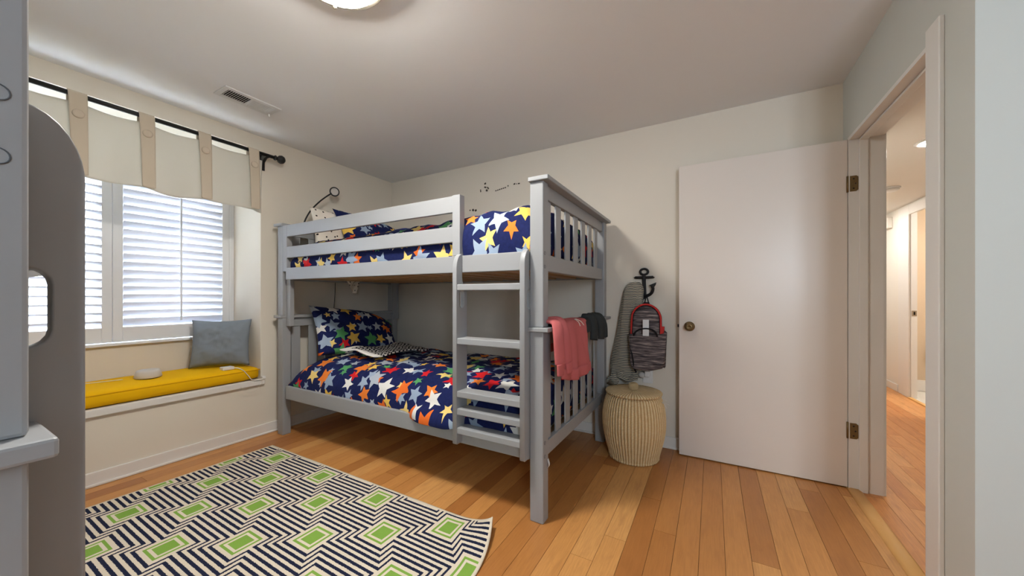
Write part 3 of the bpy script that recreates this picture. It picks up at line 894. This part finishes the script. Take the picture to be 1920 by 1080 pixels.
# gooseneck lamp clamped on the top headboard
gl = empty('clip_lamp', (.10, -1.03, 1.712)); tag(gl, 'black gooseneck clip lamp with ring head on the top headboard', 'lamp')
box('clamp', .060, .130, -1.075, -1.015, 1.7125, 1.74, 'black_iron', gl, .006)
tube('neck', [(.10, -1.05, 1.735), (.10, -1.030, 1.79), (.10, -.985, 1.87), (.10, -.905, 1.965), (.10, -.83, 2.035), (.10, -.795, 2.062)], .0062, 'black_iron', gl, 10)
rc = Vector((.10, -.765, 2.086)); toc = (CAM - rc); toc = Vector((.9, -.42, -.1)).normalized(); e1, e2 = frame_vecs(toc)
ring = tube('ring_head', [rc + e1 * .037 * math.cos(q) + e2 * .037 * math.sin(q) for q in [2 * PI * k / 32 for k in range(32)]], .0062, 'black_iron', gl, 8, 0, closed=True)
bm = bmesh.new()
for s in (-.003, .003):
    pass
A = [bm.verts.new(rc + toc * .003 + e1 * .033 * math.cos(q) + e2 * .033 * math.sin(q)) for q in [2 * PI * k / 28 for k in range(28)]]
B = [bm.verts.new(v.co - toc * .006) for v in A]
for k in range(28): bm.faces.new((A[k], A[(k + 1) % 28], B[(k + 1) % 28], B[k]))
bm.faces.new(A); bm.faces.new(B); mesh_from_bm('diffuser', bm, 'grey_fabric_plastic', gl)

# ------------------------------------------------------------------ clothes on the footboard
sh = empty('pink_sweatshirt', (2.46, -.92, .98)); tag(sh, 'faded pink sweatshirt draped over the lower footboard rail', 'sweatshirt')
path = [(2.318, .80), (2.318, .90), (2.322, .965), (2.345, .984), (2.40, .986), (2.445, .983), (2.463, .962), (2.467, .90), (2.470, .83), (2.474, .765), (2.476, .725)]
def shirt(u, v):
    x, z = lerp_prof(path, v)
    y = -1.165 + .475 * u
    out = sstep(.55, .75, v)
    z -= out * (.02 * u - .02 * (1 - u)) * 1.0 + out * .03 * math.sin(u * PI) * sstep(.8, 1, v)
    y += out * (v - .55) * (-.05 * (u - .5) * 2) + out * .02 * (v - .5) - out * .05 * (1 - u)
    x += out * (abs(nz(y * 9, z * 2.5, 3)) * .030 + .006 * math.sin(y * 34 + z * 3)) + out * .006
    z += (1 - abs(v - .42) * 5) * .010 * max(0, nz(y * 6, 1, 1) + .4) if abs(v - .42) < .2 else 0
    return (x, y, z)
surf('body', shirt, 60, 60, 'pink_fleece', sh, .006, None, 1)
def hem(u, v):
    p = Vector(shirt(u, .93 + .07 * v)); return (p.x + .0035 + .003 * math.sin(v * PI), p.y, p.z - .03 * v)
surf('hem', hem, 60, 6, 'pink_rib', sh, .008, None, 1)
def limb(name, pts, r, flat, mat, parent, seg=16, cuff=None, cmat=None):
    s = tube(name, pts, r, mat, parent, seg, 6, flat)
    if cuff: tube('cuff', cuff, lambda t: (r(1) if callable(r) else r) * 1.06, cmat, s, seg, 4, flat)
    return s
limb('sleeve', [(2.335, -1.155, .975), (2.40, -1.155, .994), (2.458, -1.168, .985), (2.478, -1.190, .93), (2.484, -1.190, .84), (2.486, -1.186, .790)], lambda t: .036 - .004 * t, .40, 'pink_fleece', sh, 18,
     [(2.486, -1.186, .790), (2.487, -1.184, .765), (2.487, -1.182, .735)], 'pink_rib')
limb('sleeve', [(2.35, -1.105, .988), (2.41, -1.105, 1.002), (2.458, -1.112, .994), (2.488, -1.125, .93), (2.496, -1.115, .84), (2.498, -1.104, .790)], lambda t: .036 - .002 * t, .42, 'pink_fleece', sh, 18,
     [(2.498, -1.104, .790), (2.499, -1.100, .765), (2.499, -1.097, .735)], 'pink_rib')
for k, (y0, y1) in enumerate(((-.885, -.900), (-.865, -.835))):
    tube('drawstring', [(2.452, y0, .992), (2.478, (y0 + y1) / 2, .978), (2.492, y1, .955)], .0022, 'white_cord', sh, 6)

dg = empty('grey_garment', (2.46, -.5, .98)); tag(dg, 'charcoal grey garment hanging beside the pink sweatshirt', 'clothing')
def dgf(u, v):
    x, z = lerp_prof([(2.320, .86), (2.320, .95), (2.345, .980), (2.40, .982), (2.445, .980), (2.463, .960), (2.467, .92), (2.470, .90)], v)
    y = -.70 + .40 * u + .03 * math.sin(v * 5)
    return (x + .01 * abs(nz(y * 14, z * 3, 8)), y, z + .006 * nz(y * 12, v * 3, 4))
surf('waist', dgf, 26, 26, 'charcoal_cloth', dg, .007, None, 1)
for (ya, yb, zb, xo) in ((-.57, -.605, .845, 0), (-.46, -.475, .838, .012), (-.37, -.345, .842, .004)):
    limb('leg', [(2.400, ya, .990), (2.452, ya, .985), (2.478 + xo, (ya + yb) / 2, .93), (2.482 + xo, yb, zb)], lambda t: .044 - .006 * t, .45, 'charcoal_cloth', dg, 14)

# ------------------------------------------------------------------ anchor hook, jacket, backpack
an = empty('anchor_hook', (2.684, YB, 1.22)); tag(an, 'black cast-iron anchor wall hook above the backpack', 'hook')
AX = 2.684; AY = YB - .018
tube('ring', [(AX + .028 * math.cos(q), AY, 1.308 + .022 * math.sin(q)) for q in [2 * PI * k / 28 for k in range(28)]], .0085, 'black_iron', an, 10, 0, closed=True)
tube('stock', [(AX - .068, AY, 1.268), (AX - .06, AY, 1.266), (AX, AY, 1.264), (AX + .06, AY, 1.266), (AX + .068, AY, 1.268)], lambda t: .0085 + .002 * math.cos((t - .5) * PI), 'black_iron', an, 12)
plate('shank', [[(-.010, .165), (.010, .165), (.016, .02), (.013, -.010), (0, -.028), (-.013, -.010), (-.016, .02)]], .022, lambda a, b, c: (AX + a, AY + c, 1.125 + b), 'black_iron', an, .004)
for s in (1, -1):
    f = tube('fluke', [(AX, AY, 1.125), (AX + s * .028, AY - .006, 1.128), (AX + s * .056, AY - .014, 1.148), (AX + s * .066, AY - .020, 1.180), (AX + s * .058, AY - .026, 1.203)], lambda t: .0125 - .002 * t, 'black_iron', an, 12)
    plate('fluke_tip', [[(-.024, 0), (.030, .022), (.026, .004), (.012, -.018)]], .014, lambda a, b, c, s=s: (AX + s * (.060 + a), AY - .027 + c, 1.203 + b), 'black_iron', f, .003)

def loft(name, secs, mat, parent=None, seg=40, uvscale=True):
    """secs: (cx, cy, z, rx, ry, wr) closed rings stacked downwards"""
    bm = bmesh.new(); rings = []; uvl = bm.loops.layers.uv.new('UVMap')
    M_ = len(secs) * 5
    for j in range(M_ + 1):
        cx, cy, z, rx, ry, wr = lerp_prof(secs, j / M_)
        ring = []
        for k in range(seg):
            q = 2 * PI * k / seg
            w_ = 1 + wr * (math.sin(q * 5 + z * 6) * .6 + nz(math.cos(q) * 2.4, math.sin(q) * 2.4, z * 4) * 1.1)
            ring.append(bm.verts.new((cx + rx * math.cos(q) * w_, min(cy + ry * math.sin(q) * w_, YB - .002), z + wr * .10 * math.sin(q * 3 + 1) * (j / M_))))
        rings.append(ring)
    for j in range(M_):
        for k in range(seg):
            f = bm.faces.new((rings[j][k], rings[j][(k + 1) % seg], rings[j + 1][(k + 1) % seg], rings[j + 1][k]))
            for l in f.loops: l[uvl].uv = (math.atan2(l.vert.co.y - secs[0][1], l.vert.co.x - secs[0][0]) * .1, l.vert.co.z)
    bm.faces.new(rings[0]); bm.faces.new(rings[-1])
    return mesh_from_bm(name, bm, mat, parent, True)
jk = empty('striped_jacket', (2.60, 0, 1.2)); tag(jk, 'grey and cream striped knit jacket hanging from the anchor hook', 'jacket')
loft('body', [(2.622, .010, 1.232, .018, .018, .03), (2.618, .006, 1.220, .046, .028, .05), (2.612, .002, 1.17, .072, .034, .08), (2.600, 0, 1.08, .076, .036, .12), (2.588, -.002, .98, .078, .038, .14),
              (2.572, -.004, .86, .084, .040, .16), (2.560, -.006, .74, .090, .042, .18), (2.550, -.006, .62, .094, .044, .20), (2.545, -.006, .53, .098, .044, .22), (2.545, -.006, .505, .096, .042, .22)], 'knit', jk, 64)
loft('sleeve', [(2.665, -.012, 1.17, .020, .016, .05), (2.655, -.020, 1.08, .030, .020, .1), (2.645, -.022, .95, .030, .022, .12), (2.640, -.020, .80, .030, .022, .14), (2.640, -.016, .62, .030, .022, .14), (2.642, -.014, .565, .028, .020, .14)], 'knit', jk, 32)
surf('hem_flap', lambda u, v: (2.50 + .15 * u, -.046 - .008 * math.sin(u * 9), .535 - .05 * v + .012 * math.sin(u * 7 + 1)), 24, 8, 'knit', jk, .004, lambda u, v: (u, v * .05))
loft('hood', [(2.475, -.030, .520, .018, .018, .1), (2.468, -.034, .495, .042, .030, .18), (2.463, -.036, .472, .050, .030, .2), (2.462, -.036, .458, .040, .022, .2)], 'knit', jk, 32)

bp = empty('kids_backpack', (2.72, -.05, .6)); tag(bp, 'grey heathered kids backpack with red piping hanging from the anchor hook', 'backpack')
def rot_bp(a, b, c):   # front outline leaning a little
    return (2.715 + a + .015 * (1.06 - b) * 0, -.040 + c, b)
body_ol = [(-.098, .64), (.090, .64), (.102, .80)] + [(.100, .93)] + [(.100 * math.cos(math.radians(q)), .950 + .112 * math.sin(math.radians(q))) for q in range(8, 173, 11)] + [(-.100, .93), (-.105, .80)]
plate('body', [body_ol], .10, rot_bp, 'heather', bp, .022, True)
pip = [rot_bp(a, b, -.050) for a, b in body_ol[2:]]
tube('piping', pip, .0075, 'red_piping', bp, 8, 2)
tube('zipper', [rot_bp(a * .93, .95 + (b - .95) * .93 if b > .95 else b, -.053) for a, b in body_ol[2:]], .003, 'black_strap', bp, 6, 2)
pk_ol = [(-.115, .845), (-.107, .622), (-.085, .588), (.02, .582), (.112, .610), (.124, .640), (.142, .862), (.08, .848)]
pk = plate('front_pocket', [pk_ol], .055, lambda a, b, c: (2.715 + a, -.100 + c, b), 'heather', bp, .018, True)
plate('side_pocket', [[(-.02, .62), (.02, .61), (.030, .86), (-.02, .90)]], .085, lambda a, b, c: (2.820 + a, -.050 + c, b), 'heather', bp, .015, True)
plate('side_stripe', [[(-.008, .855), (.010, .855), (.012, .905), (-.008, .905)]], .04, lambda a, b, c: (2.826 + a, -.078 + c, b), 'red_piping', bp, .004)
tube('strap_handle', [(2.635, -.128, .835), (2.655, -.130, .868), (2.70, -.132, .888), (2.75, -.132, .888), (2.785, -.130, .868), (2.797, -.128, .835)], .0095, 'black_strap', bp, 10, 5, .6)
box('name_tag', 2.700, 2.742, -.1365, -.1335, .838, .955, 'white_label', bp, .001)
tube('hang_loop', [(2.690, -.045, 1.055), (2.700, -.035, 1.085), (2.706, -.020, 1.115), (2.704, .0, 1.128), (2.714, -.02, 1.11), (2.722, -.035, 1.085), (2.73, -.045, 1.055)], .004, 'black_strap', bp, 8, 5)
box('loop_anchor', 2.690, 2.732, -.052, -.030, 1.048, 1.078, 'black_strap', bp, .005)
zp = tube('zip_pull', [(2.606, -.105, .84), (2.603, -.112, .81), (2.604, -.112, .79)], .005, 'nickel', bp, 8)
tube('side_strap', [(2.602, -.09, .84), (2.612, -.118, .76), (2.628, -.128, .68), (2.640, -.122, .60), (2.648, -.10, .565)], .006, 'black_strap', bp, 8, 5, .5)

# outlet with plug-in low on the wall
ol = empty('wall_outlet', (2.70, YB, .52)); tag(ol, 'white wall outlet below the backpack with a plug-in adapter', 'outlet')
box('cover_plate', 2.672, 2.744, YB - .006, YB, .462, .576, 'white_plastic', ol, .003)
box('adapter', 2.690, 2.728, YB - .045, YB - .006, .515, .560, 'white_plastic', ol, .006)
lathe('adapter_cap', [(.024, 0), (.024, .03), (.015, .04), (.001, .042)], (2.668, YB - .006, .525), 'grey_fabric_plastic', ol, 20, axis=1)

# ------------------------------------------------------------------ wicker hamper
hp = empty('wicker_hamper', (HX, HY, 0)); tag(hp, 'oval natural wicker laundry hamper with lid beside the bed', 'hamper')
NST = 60
prof = [(.150, 0), (.163, .004), (.178, .06), (.196, .13), (.208, .20), (.211, .26), (.208, .32), (.197, .38), (.182, .425), (.168, .437)]
prof2 = []
for i in range(49):
    r, z = lerp_prof(prof, i / 48); prof2.append((r, z))
lathe('body', prof2, (HX, HY, 0), 'wicker', hp, 300, 1.0, 1.0, 2, True, lambda q, z: 1 + .016 * (abs(math.sin(q * NST / 2)) - .5) if z > .012 else 1.0)
lid = lathe('lid', [(.150, .438), (.172, .4445), (.187, .446), (.190, .453), (.186, .459), (.14, .464), (.07, .468), (.001, .469)], (HX, HY, 0), 'wicker', hp, 200, 1, 1, 2, True, lambda q, z: 1 + .008 * (abs(math.sin(q * 45)) - .5))
lathe('lid_knob', [(.022, .466), (.029, .472), (.033, .490), (.030, .508), (.018, .516), (.001, .518)], (HX, HY, 0), 'wicker', lid, 96, 1, 1, 2, True, lambda q, z: 1 + .05 * (abs(math.sin(q * 8)) - .5))
lathe('base_band', [(.156, .0), (.166, .002), (.170, .010), (.168, .018), (.160, .02)], (HX, HY, 0), 'wicker', hp, 200, 1, 1, 2, True, lambda q, z: 1 + .02 * (abs(math.sin(q * 40)) - .5))
for k, (dx, dz) in enumerate(((.030, .02), (.045, -.008), (.028, -.03))):
    a0 = Vector((HX + .190, HY - .02, .405))
    tube('tie', [a0, a0 + Vector((.015, -.01, .01 + dz * .5)), a0 + Vector((dx, -.015, dz))], .0028, 'white_cord', hp, 6)

# ------------------------------------------------------------------ curtain rod and valance
RX, RZ = .05, 2.243
rod = empty('curtain_rod', (RX, -1.3, RZ)); tag(rod, 'black curtain rod with ball finial above the window', 'curtain rod')
lathe('pole', [(.0135, -2.86), (.0135, -1.255)], (RX, 0, RZ), 'black_iron', rod, 20, axis=1) if False else tube('pole', [(RX, -2.86, RZ), (RX, -1.255, RZ)], .0135, 'black_iron', rod, 16, 0)
tube('finial', [(RX, -1.262, RZ), (RX, -1.252, RZ), (RX, -1.247, RZ), (RX, -1.240, RZ), (RX, -1.234, RZ), (RX, -1.222, RZ), (RX, -1.205, RZ), (RX, -1.188, RZ), (RX, -1.178, RZ), (RX, -1.174, RZ)],
     lambda t: [.014, .021, .021, .013, .016, .029, .034, .028, .015, .003][round(t * 9)], 'black_iron', rod, 24, 0)
br = plate('bracket', [[(-.10, -.085), (-.088, -.085), (-.070, -.04), (-.03, -.012), (.016, -.010), (.016, .012), (-.10, .012)]], .022, lambda a, b, c: (RX + a, -1.305 + c, RZ - .004 + b), 'black_iron', rod, .003)
box('wall_plate', XW, XW + .008, -1.328, -1.282, RZ - .10, RZ + .03, 'black_iron', br, .003)
br = plate('bracket', [[(-.10, -.085), (-.088, -.085), (-.070, -.04), (-.03, -.012), (.016, -.010), (.016, .012), (-.10, .012)]], .022, lambda a, b, c: (RX + a, -2.80 + c, RZ - .004 + b), 'black_iron', rod, .003)

val = empty('window_valance', (RX, -2.0, 2.0)); tag(val, 'cream tab-top valance with beige straps hanging over the window', 'valance')
tabs = [-2.565, -2.284, -2.006, -1.715, -1.412]
VY0, VY1 = -2.78, -1.352
def vcloth(u, v):
    y = VY0 + (VY1 - VY0) * u
    # sag between tabs at the top edge
    d = 1e9
    for a, b in zip([-2.85] + tabs, tabs + [-1.30]):
        if a <= y <= b:
            q = (y - a) / (b - a); sag = math.sin(q * PI)
    top = 2.205 - .020 * sag
    bot = 1.795 + .008 * math.sin(u * 17) - .012 * sag
    z = top + (bot - top) * v
    fold = (.012 * math.sin(y * 24) + .010 * nz(y * 6, 2, 1)) * (.25 + .75 * v) + .016 * sag * (1 - v) ** 2
    return (RX - .004 + fold + .010 * v, y, z)
surf('cloth', vcloth, 150, 30, 'valance_cream', val, .003)
tx = [-.034, .034]
for ty in tabs:
    def strap(u, v, ty=ty):
        # loops over the rod then runs down the front of the cloth
        L = [(-.018, 2.150), (-.019, 2.20), (-.0165, 2.243), (-.010, 2.256), (0, 2.2605), (.010, 2.256), (.0165, 2.243), (.020, 2.21), (.022, 2.15), (.026, 2.05), (.028, 1.95), (.030, 1.86), (.030, 1.800)]
        x, z = lerp_prof(L, v)
        y = ty + (u - .5) * (.071 - .010 * sstep(.5, 1, v)) + .006 * sstep(.5, 1, v)
        extra = 0
        if v > .6:
            uu = (y - VY0) / (VY1 - VY0); vv = (2.20 - z) / .41
            extra = max(0, vcloth(min(1, uu), min(1, vv))[0] + .005 - (RX + x)) + .001
        return (RX + x + extra, y, z - (.006 * math.sin(u * PI) if v > .95 else 0))
    st = surf('tab', strap, 8, 48, 'valance_tab', val, .0025)
    p = strap(.5, .63)
    lathe('button', [(.0235, 0), (.0235, .005), (.020, .009), (.012, .010), (.001, .008)], (p[0] + .005, ty, 2.132), 'valance_tab', st, 28, axis=0)

# ------------------------------------------------------------------ window-seat cushion, pillow, gadgets
CZ0, CZ1 = .4575, .556
cu = empty('seat_cushion', (-.26, -2.05, CZ0)); tag(cu, 'long yellow window-seat cushion with piped edge', 'cushion')
def rb(name, x0, x1, y0, y1, z0, z1, mat, par):
    bm = bmesh.new(); add_box(bm, x0, x1, y0, y1, z0, z1, 0)
    bmesh.ops.subdivide_edges(bm, edges=bm.edges[:], cuts=12, use_grid_fill=True)
    c = Vector(((x0 + x1) / 2, (y0 + y1) / 2, (z0 + z1) / 2)); h = Vector(((x1 - x0) / 2, (y1 - y0) / 2, (z1 - z0) / 2)); R = .034
    for v in bm.verts:
        d = v.co - c
        q = Vector([max(-h[i] + R, min(h[i] - R, d[i])) for i in range(3)])
        e = d - q
        if e.length > 1e-6: d = q + e.normalized() * min(R, e.length if sum(abs(e[i]) > 1e-6 for i in range(3)) == 1 else R)
        d.x += .006 * (1 - (d.z / h.z) ** 2) * (1 if d.x > h.x * .8 else 0)
        if d.z > 0: d.z += .010 * (1 - (d.x / h.x) ** 2) * (.6 + .5 * math.sin(d.y * 4.1 + 1)) + .004 * nz(d.x * 8, d.y * 8)
        v.co = c + d
    return mesh_from_bm(name, bm, mat, par, True)
cb = rb('cushion_body', -.478, -.035, -2.742, -1.322, CZ0, CZ1, 'yellow_cloth', cu)
zz = CZ1 - .022
tube('piping', [(-.040, -2.72, zz), (-.0345, -2.4, zz), (-.0345, -2.0, zz + .001), (-.0345, -1.6, zz), (-.038, -1.345, zz), (-.07, -1.326, zz), (-.25, -1.323, zz), (-.46, -1.326, zz)], .0042, 'yellow_pipe', cu, 8)
pillow('grey_pillow', (-.262, -1.492, .752), (.59, .81, .0), (-.16, .12, 1), .385, .375, .15, 'grey_cloth',
       'slate grey throw pillow at the right end of the yellow cushion', seed=3.3, wr=.010)

sp = empty('smart_speaker', (-.215, -1.925, .566)); tag(sp, 'round white fabric smart speaker on the yellow cushion', 'speaker')
SZ = CZ1 + .008; sc_ = (-.215, -1.925, SZ)
lathe('foot', [(.060, 0), (.064, .004), (.064, .008), (.05, .008)], sc_, 'black_strap', sp, 32)
lathe('body', [(.066, .006), (.070, .012), (.062, .045), (.057, .056), (.052, .058)], sc_, 'grey_fabric_plastic', sp, 40)
lathe('top_plate', [(.054, .052), (.053, .0575), (.049, .0565), (.001, .0560)], sc_, 'dark_screen', sp, 40)
tag(tube('speaker_cord', [(-.27, -1.93, SZ + .012), (-.34, -1.95, SZ + .020), (-.40, -2.02, SZ + .008), (-.44, -2.12, SZ), (-.42, -2.24, SZ), (-.36, -2.26, SZ + .002), (-.31, -2.14, SZ + .004), (-.28, -2.03, SZ + .004)], .0025, 'white_cord', None, 8),
    'thin white cord curling behind the smart speaker', 'cord')
ad = empty('charger_block', (-.105, -1.515, .57)); tag(ad, 'small white power adapter at the front of the yellow cushion', 'charger')
b_ = box('block', -.140, -.075, -1.552, -1.480, CZ1 + .004, CZ1 + .026, 'white_plastic', ad, .004)
tube('cable', [(-.080, -1.482, CZ1 + .014), (-.055, -1.462, CZ1 + .010), (-.030, -1.438, CZ1 - .012), (-.022, -1.41, .50), (-.018, -1.385, .464), (-.014, -1.35, .4605), (-.010, -1.315, .4615)], .003, 'white_cord', ad, 8)
tube('cable', [(-.015, -1.31, .46), (.0, -1.325, .44), (-.002, -1.36, .385), (-.012, -1.41, .375), (-.005, -1.45, .40), (-.002, -1.47, .43)], .0016, 'white_cord', ad, 6)
so = box('cable_box', XW + .001, -.012, -1.315, -1.290, .4575, .478, 'white_plastic', None, .003)
tag(so, 'tiny white plug box at the end of the seat board', 'plug')

# ------------------------------------------------------------------ rug
RX0, RX1, RY0, RY1 = .262, 2.315, -2.66, -1.378
def rugf(u, v):
    x = RX0 + (RX1 - RX0) * u; y = RY0 + (RY1 - RY0) * v
    r = math.hypot(x - RX1, y - RY1)
    k = max(0, 1 - r / .34)
    z = .0072 + .055 * k * k
    return (x - .10 * k * k, y + .0 * k, z + .0012 * nz(x * 3, y * 3))
def rugedge(u, v):
    return min(u * (RX1 - RX0), (1 - u) * (RX1 - RX0), v * (RY1 - RY0), (1 - v) * (RY1 - RY0))
ru = surf('area_rug', rugf, 206, 128, 'rug', None, .006, lambda u, v: (RX0 + (RX1 - RX0) * u - .518, RY0 + (RY1 - RY0) * v + 2.200), -1, ('edge', rugedge))
tag(ru, 'cream rug with navy zigzag lines and green squares', 'rug')

# ------------------------------------------------------------------ tiny wall stickers above the bed
def sticker(name, loc, marks, label):
    e = empty(name, loc); tag(e, label, 'wall sticker')
    for (x, z, w_, h_, a) in marks:
        ca, sa = math.cos(a), math.sin(a)
        ol_ = [(-w_ / 2, -h_ / 2), (w_ / 2, -h_ / 2), (w_ / 2, h_ / 2), (-w_ / 2, h_ / 2)]
        plate('mark', [[(p * ca - q * sa, p * sa + q * ca) for p, q in ol_]], .002, lambda A, B, C, x=x, z=z: (x + A, YB - .001 + C, z + B), 'sticker_dark', e)
def wpt(px, py):
    f = Vector((-math.sin(YAW), math.cos(YAW), 0)); r = Vector((math.cos(YAW), math.sin(YAW), 0))
    d = f + r * ((px - CX) / FPX) - Vector((0, 0, 1)) * ((py - CY) / FPX)
    t = (YB - CAM.y) / d.y; p = CAM + d * t
    return p.x, p.z
K = 140 / 1680
def mk(a, b, w_, h_, ang): x, z = wpt(860 + a * K, 320 + b * K); return (x, z, w_, h_, ang)
sticker('wall_sticker', (1.2, YB, 2.19), [mk(598, 292, .020, .016, .3), mk(600, 375, .024, .014, -.3), mk(660, 390, .026, .012, -.8), mk(632, 445, .020, .018, -.4), mk(495, 455, .010, .026, .1)],
        'loose cluster of small dark wall stickers above the top bunk')
sticker('wall_sticker', (1.4, YB, 2.15), [mk(840 + 42 * i, 452 - 14 * i, .014, .009, .3) for i in range(6)] + [mk(1112, 342, .010, .012, 0)] + [mk(1255, 300, .018, .012, .3), mk(1305, 298, .010, .006, 0), mk(1355, 290, .020, .010, 0)],
        'rising row of tiny dark wall stickers beside the post')
sticker('wall_sticker', (1.08, YB, 1.97), [mk(258, 893, .014, .012, .2), mk(325, 888, .020, .022, .7), mk(385, 895, .022, .018, .3)],
        'three small dark wall stickers just above the top duvet')
